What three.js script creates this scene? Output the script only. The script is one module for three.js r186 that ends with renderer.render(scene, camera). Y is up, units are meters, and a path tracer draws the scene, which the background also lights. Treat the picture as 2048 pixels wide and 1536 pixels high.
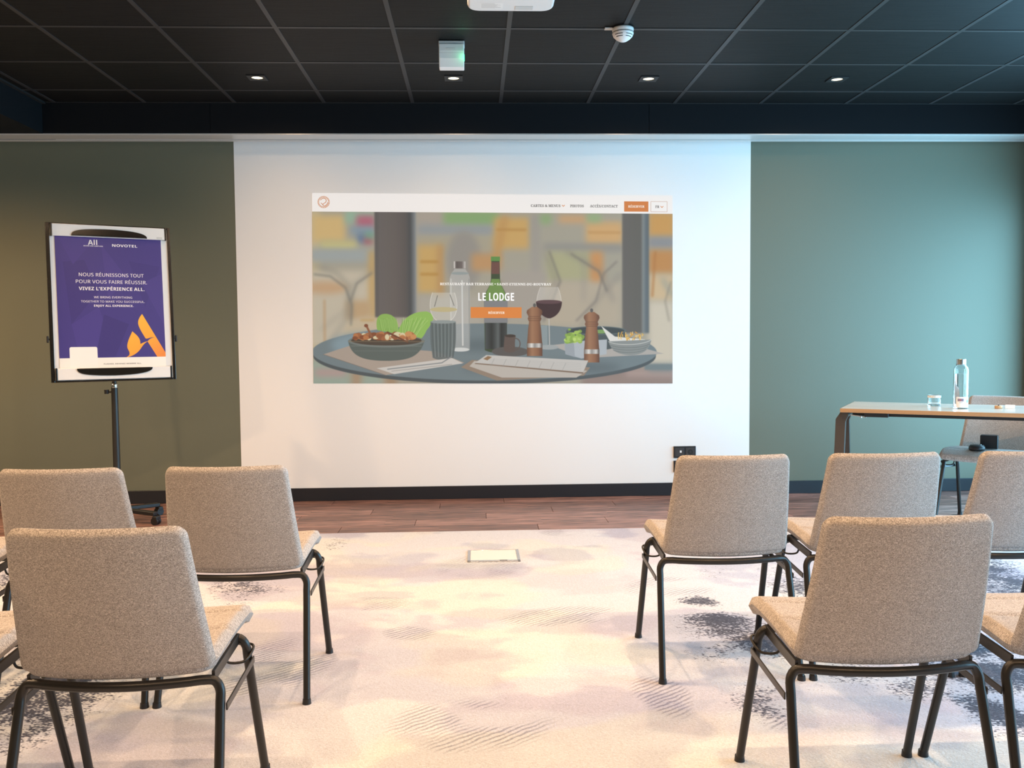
import * as THREE from 'three';
import { RoundedBoxGeometry } from 'three/addons/geometries/RoundedBoxGeometry.js';
import { mergeGeometries } from 'three/addons/utils/BufferGeometryUtils.js';
import { RectAreaLightUniformsLib } from 'three/addons/lights/RectAreaLightUniformsLib.js';

// ---------------------------------------------------------------- camera, sky, daylight, exposure
const scene = new THREE.Scene();
const renderer = new THREE.WebGLRenderer({ antialias: true });
renderer.toneMapping = THREE.LinearToneMapping;
renderer.toneMappingExposure = 1.0;
renderer.shadowMap.enabled = true;
RectAreaLightUniformsLib.init();

const camera = new THREE.PerspectiveCamera(2 * Math.atan(768 / 1817.54) * 180 / Math.PI, 4 / 3, 0.05, 60);
{
  const right = new THREE.Vector3(0.99912056, -0.00858791, 0.04104084);
  const up = new THREE.Vector3(0.01073482, 0.99856948, -0.05238097);
  const back = new THREE.Vector3(-0.04053228, 0.05277547, 0.99778349);
  camera.quaternion.setFromRotationMatrix(new THREE.Matrix4().makeBasis(right, up, back));
  camera.position.set(0, 1.1801, 6.5845);
}
const SKY = new THREE.Color().setRGB(0.46, 0.76, 1.0).multiplyScalar(1.5);
scene.background = SKY;
const DAY = new THREE.Color().setRGB(0.31, 0.70, 1.0), DAY_POWER = 10.6;
const WARM = new THREE.Color().setRGB(1.0, 0.65, 0.38), ROW_POWER = [2.5, 8.8, 6, 7, 19];   // candela: the four rows from the end wall, then the lamps in the left soffit
// the glazed bays of the right-hand wall: [z from, z to]
const BAYS = [[0.15, 2.9], [3.3, 5.8]], SILL = 0.12, HEAD = 2.15, WALL_R = 4.1;
for (const [a, b] of BAYS) {
  const l = new THREE.RectAreaLight(DAY, DAY_POWER, b - a - 0.12, HEAD - SILL - 0.12);
  l.position.set(WALL_R - 0.03, (SILL + HEAD) / 2, (a + b) / 2);
  l.lookAt(0, (SILL + HEAD) / 2, (a + b) / 2);
  scene.add(l);
}

// ---------------------------------------------------------------- helpers
const V = (x, y, z) => new THREE.Vector3(x, y, z);
let seed = 7;
const rnd = () => { seed = (seed * 1664525 + 1013904223) >>> 0; return seed / 4294967296; };
const taken = new Map();
const numbered = (n) => { const k = taken.get(n) ?? 0; taken.set(n, k + 1); return k ? `${n}_${String(k).padStart(3, '0')}` : n; };
const lit = (o) => { o.castShadow = true; o.receiveShadow = true; return o; };
function mesh(name, geo, mat, parent) { const m = lit(new THREE.Mesh(geo, mat)); m.name = name; if (parent) parent.add(m); return m; }
function thing(name, label, category, pos = [0, 0, 0], turn = 0, group) {
  const g = new THREE.Group(); g.name = numbered(name); g.position.set(...pos); g.rotation.y = turn;
  g.userData = { label, category }; if (group) g.userData.group = group;
  scene.add(g); return g;
}
function setting(name, label) { const g = new THREE.Group(); g.name = name; g.userData = { label, category: name.split('_')[0], kind: 'structure' }; scene.add(g); return g; }
const box = (x0, x1, y0, y1, z0, z1) => { const g = new THREE.BoxGeometry(x1 - x0, y1 - y0, z1 - z0); g.translate((x0 + x1) / 2, (y0 + y1) / 2, (z0 + z1) / 2); return g; };
const rbox = (x0, x1, y0, y1, z0, z1, r = 0.004, s = 2) => { const g = new RoundedBoxGeometry(x1 - x0, y1 - y0, z1 - z0, s, r); g.translate((x0 + x1) / 2, (y0 + y1) / 2, (z0 + z1) / 2); return g; };
const tube = (pts, r, n = 40, sides = 12, tension) => new THREE.TubeGeometry(new THREE.CatmullRomCurve3(pts.map((p) => V(...p)), false, tension === undefined ? 'centripetal' : 'catmullrom', tension ?? 0.5), n, r, sides, false);
const cyl = (x, y, z, r0, r1, h, n = 20) => { const g = new THREE.CylinderGeometry(r1, r0, h, n); g.translate(x, y + h / 2, z); return g; };
const lathe = (pts, n = 32) => new THREE.LatheGeometry(pts.map(([r, y]) => new THREE.Vector2(r, y)), n);
const merge = (a) => mergeGeometries(a.map((g) => (g.index ? g.toNonIndexed() : g)));
// a bar of rectangular section between two points
function bar(a, b, w, h, r = 0.0015) {
  const A = V(...a), B = V(...b), d = B.clone().sub(A), L = d.length();
  const g = new RoundedBoxGeometry(w, h, L, 1, r);
  g.applyMatrix4(new THREE.Matrix4().lookAt(B, A, V(0, 1, 0)));
  const m = A.add(B).multiplyScalar(0.5); g.translate(m.x, m.y, m.z); return g;
}

// noise
const hash = (x, y, s) => { let h = (x * 374761393 + y * 668265263 + s * 1442695041) | 0; h = Math.imul(h ^ (h >>> 13), 1274126177); return ((h ^ (h >>> 16)) >>> 0) / 4294967296; };
function noise(x, y, s = 0) {
  const xi = Math.floor(x), yi = Math.floor(y), fx = x - xi, fy = y - yi, u = fx * fx * (3 - 2 * fx), v = fy * fy * (3 - 2 * fy);
  const a = hash(xi, yi, s), b = hash(xi + 1, yi, s), c = hash(xi, yi + 1, s), d = hash(xi + 1, yi + 1, s);
  return a + (b - a) * u + (c - a) * v + (a - b - c + d) * u * v;
}
const fbm = (x, y, s, n = 4) => { let a = 0, w = 0.5, t = 0; for (let i = 0; i < n; i++) { a += w * noise(x, y, s + i * 17); t += w; x *= 2.03; y *= 2.03; w *= 0.5; } return a / t; };
const sm = (a, b, x) => { const t = Math.min(1, Math.max(0, (x - a) / (b - a))); return t * t * (3 - 2 * t); };
function texture(w, h, fn, srgb = true, wrap = THREE.RepeatWrapping) {
  const d = new Uint8Array(w * h * 4);
  for (let y = 0; y < h; y++) for (let x = 0; x < w; x++) { const c = fn(x, y), i = (y * w + x) * 4; d[i] = c[0]; d[i + 1] = c[1]; d[i + 2] = c[2]; d[i + 3] = 255; }
  const t = new THREE.DataTexture(d, w, h); t.magFilter = THREE.LinearFilter; t.wrapS = t.wrapT = wrap;
  if (srgb) t.colorSpace = THREE.SRGBColorSpace; t.needsUpdate = true; return t;
}
const std = (o) => new THREE.MeshStandardMaterial(o);
const phys = (o) => new THREE.MeshPhysicalMaterial(o);
const lin = (r, g, b) => new THREE.Color().setRGB(r, g, b);
function rep(t, x, y) { const c = t.clone(); c.repeat.set(x, y); c.needsUpdate = true; return c; }

// ---------------------------------------------------------------- materials
const plasterBump = texture(256, 256, (x, y) => { const v = 128 + 70 * (noise(x / 3, y / 3, 3) - 0.5) + 60 * (hash(x, y, 9) - 0.5); return [v, v, v]; }, false);
const PB = rep(plasterBump, 6, 6);
const M = {
  sage: std({ color: lin(0.141, 0.150, 0.106), roughness: 0.62, bumpMap: PB, bumpScale: 0.0003 }),
  white: std({ color: lin(0.86, 0.85, 0.83), roughness: 0.55, bumpMap: PB, bumpScale: 0.0002 }),
  skirting: std({ color: lin(0.012, 0.014, 0.019), roughness: 0.4 }),
  fascia: phys({ color: lin(0.005, 0.006, 0.0078), roughness: 0.75, specularIntensity: 0.35, bumpMap: PB, bumpScale: 0.0002 }),
  joint: std({ color: lin(0.08, 0.08, 0.08), roughness: 0.8 }),
  rail: std({ color: lin(0.62, 0.60, 0.57), roughness: 0.32, metalness: 0.15 }),
  dark: std({ color: lin(0.006, 0.006, 0.006), roughness: 0.8 }),
  gridBar: phys({ color: lin(0.036, 0.034, 0.034), roughness: 0.45, specularIntensity: 0.7 }),
  steel: std({ color: lin(0.62, 0.62, 0.62), roughness: 0.25, metalness: 1 }),
  blackMetal: std({ color: lin(0.030, 0.028, 0.026), roughness: 0.34, metalness: 0.35 }),
  blackPlastic: std({ color: lin(0.012, 0.012, 0.013), roughness: 0.42 }),
  glossBlack: phys({ color: lin(0.01, 0.008, 0.006), roughness: 0.18, clearcoat: 0.6 }),
  whitePlastic: std({ color: lin(0.78, 0.76, 0.73), roughness: 0.4 }),
  offPlastic: std({ color: lin(0.60, 0.59, 0.56), roughness: 0.45 }),
  glass: phys({ color: lin(0.97, 0.99, 1), roughness: 0.02, transmission: 1, thickness: 0.01, ior: 1.48 }),
  pane: phys({ color: lin(0.96, 0.98, 1), roughness: 0.0, transmission: 1, thickness: 0 }),
  water: phys({ color: lin(0.98, 1, 1), roughness: 0, transmission: 1, thickness: 0.05, ior: 1.33 }),
};

// ---------------------------------------------------------------- the room
const CEIL = 2.776, SOFFIT = 2.566, BULK_Z = 0.261, LEFT = -4.4, BACK = 9.0, EDGE_Z = 1.119;
{ // back wall: sage, a white section for projecting on, sage
  const w = setting('wall_back', 'sage green end wall with a wide white painted section in its middle');
  mesh('painted_section', box(LEFT, -1.689, 0, SOFFIT + 0.1, -0.15, 0), M.sage, w).userData.label = 'sage green wall section';
  mesh('painted_section', box(-1.689, 2.012, 0, SOFFIT + 0.1, -0.15, 0.002), M.white, w).userData.label = 'white projection section of the wall';
  mesh('painted_section', box(2.012, WALL_R + 0.2, 0, SOFFIT + 0.1, -0.15, 0), M.sage, w).userData.label = 'sage green wall section by the windows';
  const b = setting('baseboard_back', 'dark navy baseboard along the end wall');
  mesh('board', rbox(LEFT, WALL_R, 0, 0.094, 0.0005, 0.016, 0.003), M.skirting, b);
  const l = setting('wall_left', 'sage green side wall');
  mesh('plaster', box(LEFT - 0.15, LEFT, 0, CEIL + 0.1, -0.15, BACK), M.sage, l);
  const r = setting('wall_rear', 'sage green wall behind the seats');
  mesh('plaster', box(LEFT - 0.15, WALL_R + 0.2, 0, CEIL + 0.1, BACK, BACK + 0.15), M.sage, r);
  const s = setting('wall_right', 'window wall with two glazed bays');
  const cuts = [[0, BAYS[0][0]], [BAYS[0][1], BAYS[1][0]], [BAYS[1][1], BACK]];
  for (const [a, c] of cuts) mesh('pier', box(WALL_R, WALL_R + 0.2, 0, CEIL + 0.1, a, c), M.sage, s);
  mesh('lintel', box(WALL_R, WALL_R + 0.2, HEAD, CEIL + 0.1, BAYS[0][0], BAYS[1][1]), M.sage, s);
  mesh('sill_wall', box(WALL_R, WALL_R + 0.2, -0.1, SILL, BAYS[0][0], BAYS[1][1]), M.sage, s);
  BAYS.forEach(([a, c], i) => {
    const g = setting(`window_${i + 1}`, 'dark framed floor to lintel window in the side wall');
    const x0 = WALL_R + 0.06, x1 = WALL_R + 0.12, t = 0.05, m = (a + c) / 2;
    for (const [z0, z1, y0, y1] of [[a, a + t, SILL, HEAD], [c - t, c, SILL, HEAD], [m - t / 2, m + t / 2, SILL, HEAD], [a, c, SILL, SILL + t], [a, c, HEAD - t, HEAD]]) mesh('window_frame', box(x0, x1, y0, y1, z0, z1), M.blackMetal, g);
    for (const [z0, z1] of [[a + t, m - t / 2], [m + t / 2, c - t]]) mesh('pane', box(x0 + 0.025, x0 + 0.031, SILL + t, HEAD - t, z0, z1), M.pane, g);
  });
}
{ // paved ground outside the windows
  const t = setting('floor_outside', 'pale paved terrace outside the windows');
  mesh('paving', box(WALL_R + 0.2, WALL_R + 9, -0.2, -0.1, -4, 14), std({ color: lin(0.42, 0.41, 0.39), roughness: 0.9, bumpMap: PB, bumpScale: 0.002 }), t);
}
{ // ceiling: 0.6 m tiles on a visible grid
  const c = setting('ceiling', 'black suspended ceiling of square tiles on a grey metal grid');
  mesh('slab', box(LEFT - 0.15, WALL_R + 0.2, CEIL + 0.06, CEIL + 0.2, -0.15, BACK + 0.15), M.dark, c);
  const grain = texture(256, 256, (x, y) => { const n = fbm(x / 70, y / 2.2, 5, 3), f = hash(x >> 1, y, 2); const v = 18 + 20 * (n - 0.5) + 9 * (f - 0.5); return [v * 1.02, v, v * 0.98]; });
  const gb = texture(256, 256, (x, y) => { const v = 255 * (0.6 * noise(x / 30, y / 1.6, 4) + 0.4 * hash(x >> 1, y, 8)); return [v, v, v]; }, false);
  const tm = [0.85, 1, 1.12].map((k) => phys({ color: lin(k, k, k), map: grain, roughness: 0.6, specularIntensity: 0.45, bumpMap: gb, bumpScale: 0.0006 }));
  const X0 = -0.4061, Z0 = 1.777, xs = [], zs = [BULK_Z];
  for (let i = -5; i <= 8; i++) { const x = X0 + 0.6 * i; if (x < WALL_R) xs.push(x); }
  xs[0] = -2.89; xs.push(WALL_R);
  for (let k = -2; k <= 12; k++) { const z = Z0 + 0.6 * k; if (z > BULK_Z && z < BACK) zs.push(z); }
  zs.push(BACK);
  const geos = new Map();
  for (let i = 0; i + 1 < xs.length; i++) for (let k = 0; k + 1 < zs.length; k++) {
    const w = xs[i + 1] - xs[i] - 0.024, d = zs[k + 1] - zs[k] - 0.024, key = w.toFixed(3) + d.toFixed(3);
    if (!geos.has(key)) geos.set(key, new THREE.BoxGeometry(w, 0.016, d));
    const t = mesh('ceiling_tile', geos.get(key), tm[Math.floor(rnd() * 3)], c);
    t.position.set((xs[i] + xs[i + 1]) / 2, CEIL + 0.008 + (rnd() - 0.5) * 0.0012, (zs[k] + zs[k + 1]) / 2);
  }
  for (const x of xs.slice(1, -1)) mesh('grid_bar', box(x - 0.012, x + 0.012, CEIL - 0.003, CEIL + 0.03, BULK_Z, BACK), M.gridBar, c);
  for (const z of zs.slice(1, -1)) for (let i = 0; i + 1 < xs.length; i++) mesh('grid_bar', box(xs[i] + 0.012, xs[i + 1] - 0.012, CEIL - 0.0025, CEIL + 0.03, z - 0.012, z + 0.012), M.gridBar, c);
  mesh('edge_trim', box(-2.89, WALL_R, CEIL - 0.004, CEIL + 0.012, BULK_Z, BULK_Z + 0.012), M.dark, c);
  mesh('edge_trim', box(-2.89, -2.865, CEIL - 0.012, CEIL + 0.012, BULK_Z, BACK), M.dark, c);
  // bulkhead over the end wall: three boards with open joints
  const t = setting('trim_1', 'black bulkhead boarding over the end wall');
  mesh('backing', box(-2.89, WALL_R, SOFFIT + 0.004, CEIL + 0.06, 0.02, BULK_Z - 0.012), M.joint, t);
  for (const [a, b] of [[-2.89, -1.777], [-1.774, 1.219], [1.222, WALL_R]]) mesh('fascia_board', box(a, b, SOFFIT, CEIL + 0.01, BULK_Z - 0.012, BULK_Z), M.fascia, t);
  const u = setting('trim_2', 'black lowered soffit along the left side');
  mesh('soffit_box', box(LEFT, -2.89, SOFFIT + 0.002, CEIL + 0.06, 0.02, BACK), M.fascia, u);
  // the pale track under the bulkhead
  const k = setting('trim_3', 'pale metal partition track under the bulkhead');
  mesh('front_lip', rbox(LEFT, WALL_R, SOFFIT - 0.006, SOFFIT + 0.004, BULK_Z - 0.026, BULK_Z + 0.001, 0.002), M.rail, k);
  mesh('track_plate', box(LEFT, WALL_R, SOFFIT - 0.001, SOFFIT + 0.004, 0.098, BULK_Z - 0.026), M.rail, k);
  mesh('groove', box(LEFT, WALL_R, SOFFIT + 0.014, SOFFIT + 0.018, 0.07, 0.098), M.dark, k);
  mesh('rear_lip', rbox(LEFT, WALL_R, SOFFIT - 0.004, SOFFIT + 0.006, 0.032, 0.074, 0.002), M.rail, k);
  mesh('shadow_gap', box(LEFT, WALL_R, SOFFIT + 0.016, SOFFIT + 0.02, 0.003, 0.032), M.dark, k);
}
{ // floor: planks along the wall, carpet beyond
  const f = setting('floor', 'wood plank strip along the end wall and patterned cream carpet under the chairs');
  mesh('subfloor', box(LEFT - 0.15, WALL_R + 0.2, -0.12, -0.02, -0.15, BACK + 0.15), M.dark, f);
  const wood = texture(1024, 128, (x, y) => {
    const n = fbm(x / 190, y / 7, 21, 4), g = fbm(x / 60, y / 2.2, 31, 3), k = sm(0.6, 0.8, fbm(x / 120, y / 16, 41, 2));
    const v = 0.62 + 0.5 * (n - 0.5) + 0.4 * (g - 0.5) - 0.16 * k;
    return [Math.min(255, 204 * v), Math.min(255, 152 * v), Math.min(255, 138 * v)];
  });
  const wm = [];
  for (let i = 0; i < 6; i++) { const t = wood.clone(); t.offset.set(i * 0.17, i * 0.31); t.needsUpdate = true; const k = 0.8 + 0.09 * i; wm.push(std({ color: lin(k, k * (0.97 + 0.012 * i), k * (0.94 + 0.02 * i)), map: t, roughness: 0.42, bumpMap: t, bumpScale: 0.0004 })); }
  const rows = 6, pw = EDGE_Z / rows, pl = 1.22, geo = rbox(-pl / 2 + 0.001, pl / 2 - 0.001, -0.012, 0, -pw / 2 + 0.0008, pw / 2 - 0.0008, 0.0015, 1);
  { const uv = geo.attributes.uv, p = geo.attributes.position; for (let i = 0; i < uv.count; i++) uv.setXY(i, p.getX(i) / 1.3, p.getZ(i) / 0.2); }
  for (let r = 0; r < rows; r++) { let x = LEFT - pl * (0.15 + 0.37 * r) % pl - 0.1; for (; x < WALL_R; x += pl) { const m = mesh('plank', geo, wm[Math.floor(rnd() * 6)], f); m.position.set(x + pl / 2, 0, (r + 0.5) * pw); } }
  // carpet: woven pattern, 2048 px over x -2.7..3.1, z 1.119..5.0
  const CX0 = -2.7, CW = 5.8, CZ = 3.9, N = 2048;
  const dark = [[-0.82, 1.45, 0.1, 0.16, 0.6], [-1.07, 2.32, 0.19, 0.24, 0.6], [-1.22, 2.18, 0.07, 0.13, 0.4], [-1.45, 3.56, 0.17, 0.49, 0.95], [-2.3, 2.02, 0.12, 0.43, 0.8], [-1.65, 3.09, 0.14, 0.23, 0.6], [1.17, 2.09, 0.16, 0.19, 0.38], [0.94, 2.68, 0.09, 0.09, 0.85], [0.96, 2.98, 0.16, 0.16, 0.9], [1.09, 3.18, 0.14, 0.17, 0.8], [0.92, 3.3, 0.12, 0.12, 0.45], [0.93, 3.77, 0.1, 0.21, 0.6], [1.27, 3.54, 0.2, 0.18, 0.45], [1.45, 3.67, 0.17, 0.13, 0.6], [1.77, 3.46, 0.24, 0.31, 0.95], [2.45, 2.34, 0.24, 0.56, 1], [1.53, 2.49, 0.16, 0.32, 0.6], [1.58, 3.93, 0.1, 0.18, 0.85], [1.53, 2.24, 0.12, 0.23, 0.45], [1.68, 2.86, 0.2, 0.4, 0.75], [2.1, 1.7, 0.2, 0.25, 0.6], [-2.2, 3.2, 0.3, 0.5, 0.8]];
  const hatch = [[0.01, 1.98, 0.22, 0.24], [0.88, 2.42, 0.24, 0.17], [0.37, 2.84, 0.24, 0.15], [-0.04, 3.88, 0.25, 0.2], [-0.78, 3.35, 0.2, 0.32], [0.44, 1.19, 0.11, 0.11], [-0.27, 3.02, 0.14, 0.1], [0.6, 3.71, 0.12, 0.2], [0.88, 3.91, 0.11, 0.08], [-0.5, 2.6, 0.2, 0.12]];
  const carpet = texture(N, N, (px, py) => {
    const x = CX0 + CW * px / N, z = EDGE_Z + CZ * py / N;
    const wx = x + 0.16 * (fbm(x * 2.1, z * 2.1, 50, 3) - 0.5), wz = z + 0.16 * (fbm(x * 2.1, z * 2.1, 60, 3) - 0.5);
    const a = sm(0.47, 0.58, fbm(wx * 2.3, wz * 3.4, 71, 4)), b = sm(0.5, 0.62, fbm(wx * 2.0 + 9, wz * 3.0, 81, 4)), y2 = sm(0.5, 0.6, fbm(wx * 1.7, wz * 2.4 + 5, 91, 3));
    let r = 206, g = 208, bl = 216;
    r -= 20 * a; g -= 18 * a; bl -= 11 * a;              // grey lavender drifts
    r -= 7 * b; g -= 11 * b; bl -= 9 * b;                // rosy beige drifts
    r += 5 * y2; g += 4 * y2; bl -= 5 * y2;
    let h = 0; for (const e of hatch) { const q = ((wx - e[0]) / e[2]) ** 2 + ((wz - e[1]) / e[3]) ** 2; h = Math.max(h, 1 - sm(0.5, 1.15, q)); }
    h *= sm(0.3, 0.5, fbm(x * 5, z * 5, 101, 2));
    if (h > 0) { const s = ((x * 0.8 + z) / 0.026 + 0.5 * noise(x * 30, z * 30, 7)) % 1, l = (s < 0.38 ? 1 : 0) * h * (0.6 + 0.4 * hash(px >> 1, py >> 1, 3)); r -= 52 * l; g -= 52 * l; bl -= 48 * l; }
    let d = 0; for (const e of dark) { const q = ((wx - e[0]) / e[2]) ** 2 + ((wz - e[1]) / e[3]) ** 2; if (q < 5) d = Math.max(d, e[4] * Math.exp(-0.75 * q)); }
    if (d > 0.05) {
      d *= 0.35 + 1.3 * fbm(x * 7, z * 9, 23, 4);
      const n = 0.62 * noise(x * 120 + z * 70, z * 210 - x * 80, 13) + 0.2 * noise(x * 45, z * 70, 43) + 0.18 * hash(px, py, 33);
      const k = sm(-0.04, 0.12, d * 0.78 - n * 0.9) * (0.72 + 0.28 * hash(px >> 1, py, 53)); r += (58 - r) * k; g += (60 - g) * k; bl += (74 - bl) * k;
    }
    const f = 0.94 + 0.12 * hash(px, py, 77) + 0.05 * (noise(px / 2, py / 2, 78) - 0.5);
    return [Math.min(255, r * f), Math.min(255, g * f), Math.min(255, bl * f)];
  }, true, THREE.MirroredRepeatWrapping);
  const pile = texture(512, 512, (x, y) => { const v = 255 * (0.6 * hash(x, y, 5) + 0.4 * noise(x / 3, y / 3, 6)); return [v, v, v]; }, false);
  const cg = box(LEFT, WALL_R, -0.012, 0.001, EDGE_Z, BACK);
  { const uv = cg.attributes.uv, p = cg.attributes.position; for (let i = 0; i < uv.count; i++) uv.setXY(i, (p.getX(i) - CX0) / CW, (p.getZ(i) - EDGE_Z) / CZ); }
  const pb = pile.clone(); pb.repeat.set(6, 4); pb.needsUpdate = true;
  mesh('carpet', cg, std({ map: carpet, roughness: 0.95, bumpMap: pb, bumpScale: 0.0015 }), f).userData.label = 'cream carpet with grey drifts and speckled navy patches';
}

// ---------------------------------------------------------------- downlights (each with its lamp)
{
  const lens = std({ color: lin(1, 0.9, 0.7), emissive: lin(1.0, 0.86, 0.58), emissiveIntensity: 2.2, roughness: 0.4 });
  const frame = () => { const s = new THREE.Shape(); s.moveTo(-0.055, -0.055); s.lineTo(0.055, -0.055); s.lineTo(0.055, 0.055); s.lineTo(-0.055, 0.055); s.closePath(); const h = new THREE.Path(); h.absarc(0, 0, 0.036, 0, Math.PI * 2, true); s.holes.push(h); const g = new THREE.ExtrudeGeometry(s, { depth: 0.006, bevelEnabled: true, bevelSize: 0.001, bevelThickness: 0.001, bevelSegments: 1, curveSegments: 24 }); g.rotateX(Math.PI / 2); return g; };
  const fg = frame(), lg = cyl(0, -0.002, 0, 0.034, 0.034, 0.002, 28);
  const rows = [[0.87, ROW_POWER[0]], [2.667, ROW_POWER[1]], [4.467, ROW_POWER[2]], [6.267, ROW_POWER[3]]];
  const names = ['above the flipchart easel side of the white wall section', 'below the white emergency light', 'over the right half of the projected picture', 'nearest the windows, over the sage wall'];
  const far = ['over the left chairs', 'over the aisle', 'over the right chairs', 'along the window side'], deep = ['second', 'third', 'rearmost'];
  const lamp = (x, y, z, power, label) => {
    const t = thing('downlight', label, 'downlight', [x, y, z], 0, 'square ceiling downlights');
    mesh('frame', fg, M.blackPlastic, t); mesh('lens', lg, lens, t);
    const s = new THREE.SpotLight(WARM, power, 0, 1.45, 0.6, 2); s.position.set(x, y - 0.012, z); s.target.position.set(x, 0, z);
    s.castShadow = true; s.shadow.radius = 1.7; scene.add(s, s.target);
  };
  rows.forEach(([z, power], r) => [-1.313, -0.113, 1.1, 2.293].forEach((x, i) => lamp(x, CEIL, z, power, r === 0 ? `lit recessed square downlight ${names[i]}` : `square downlight ${far[i]}, ${deep[r - 1]} row from the end wall`)));
  [[1.5, 'nearest the end wall'], [3.3, 'midway along'], [5.1, 'furthest from the end wall']].forEach(([z, at]) => lamp(-3.6, SOFFIT + 0.001, z, ROW_POWER[4], `lit recessed square downlight in the left soffit, ${at}`));
}

// ---------------------------------------------------------------- upholstered stacking chairs
// a padded slab: outline half-widths, a middle surface and a thickness, edges rounded over
function slab({ nu, nv, half, len, R, edge, T, mid, groove }) {
  const pos = [], uv = [], idx = [];
  const side = (sgn) => {
    const base = pos.length / 3;
    for (let j = 0; j <= nv; j++) for (let i = 0; i <= nu; i++) {
      const e = (t) => Math.sin((t - 0.5) * Math.PI) * 0.35 + (t - 0.5) * 2 * 0.65;         // denser to the rims
      let u = e(i / nu), v = e(j / nv), b = len / 2, y = v * b, a = half((v + 1) / 2), x = u * a, d;
      const qx = (Math.abs(x) - (a - R)) / R, qy = (Math.abs(y) - (b - R)) / R;
      if (qx > 0 && qy > 0) { const m = Math.max(qx, qy), l = Math.hypot(qx, qy), k = m / l; x = Math.sign(x) * (a - R + qx * k * R); y = Math.sign(y) * (b - R + qy * k * R); d = R * (1 - m); }
      else d = Math.min(a - Math.abs(x), b - Math.abs(y));
      const c = Math.min(1, d / edge), h = T / 2 * Math.sqrt(Math.max(0, 1 - (1 - c) ** 2));
      const s = (y / b + 1) / 2, P = mid(x, s), D = 1e-3;
      const n = mid(x + D, s).sub(mid(x - D, s)).cross(mid(x, Math.min(1, s + D)).sub(mid(x, Math.max(0, s - D)))).normalize();
      const g = sgn > 0 && groove ? groove(x, s) * c : 0;
      P.addScaledVector(n, sgn * h - g); pos.push(P.x, P.y, P.z); uv.push(x, y);
    }
    for (let j = 0; j < nv; j++) for (let i = 0; i < nu; i++) { const a = base + j * (nu + 1) + i, b = a + 1, c = a + nu + 1, d = c + 1; sgn > 0 ? idx.push(a, b, d, a, d, c) : idx.push(a, d, b, a, c, d); }
  };
  side(1); side(-1);
  const g = new THREE.BufferGeometry();
  g.setAttribute('position', new THREE.Float32BufferAttribute(pos, 3)); g.setAttribute('uv', new THREE.Float32BufferAttribute(uv, 2)); g.setIndex(idx); g.computeVertexNormals();
  return g;
}
const tweed = texture(512, 512, (x, y) => {
  const s = noise(x / 5, y / 1.6, 3), f = hash(x >> 1, y >> 1, 4), k = hash(x, y, 5);
  let v = 0.52 + 0.55 * (s - 0.5) + 0.45 * (f - 0.5) + 0.3 * (k - 0.5); v = Math.min(1, Math.max(0, v));
  return [108 + 112 * v, 98 + 108 * v, 86 + 102 * v];
});
const weave = texture(512, 512, (x, y) => { const v = 255 * (0.5 * noise(x / 4, y / 1.6, 13) + 0.5 * hash(x >> 1, y >> 1, 14)); return [v, v, v]; }, false);
const FAB = std({ color: lin(1.1, 1.17, 1.34), map: rep(tweed, 4.2, 4.2), roughness: 0.93, bumpMap: rep(weave, 4.2, 4.2), bumpScale: 0.001 });
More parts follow.
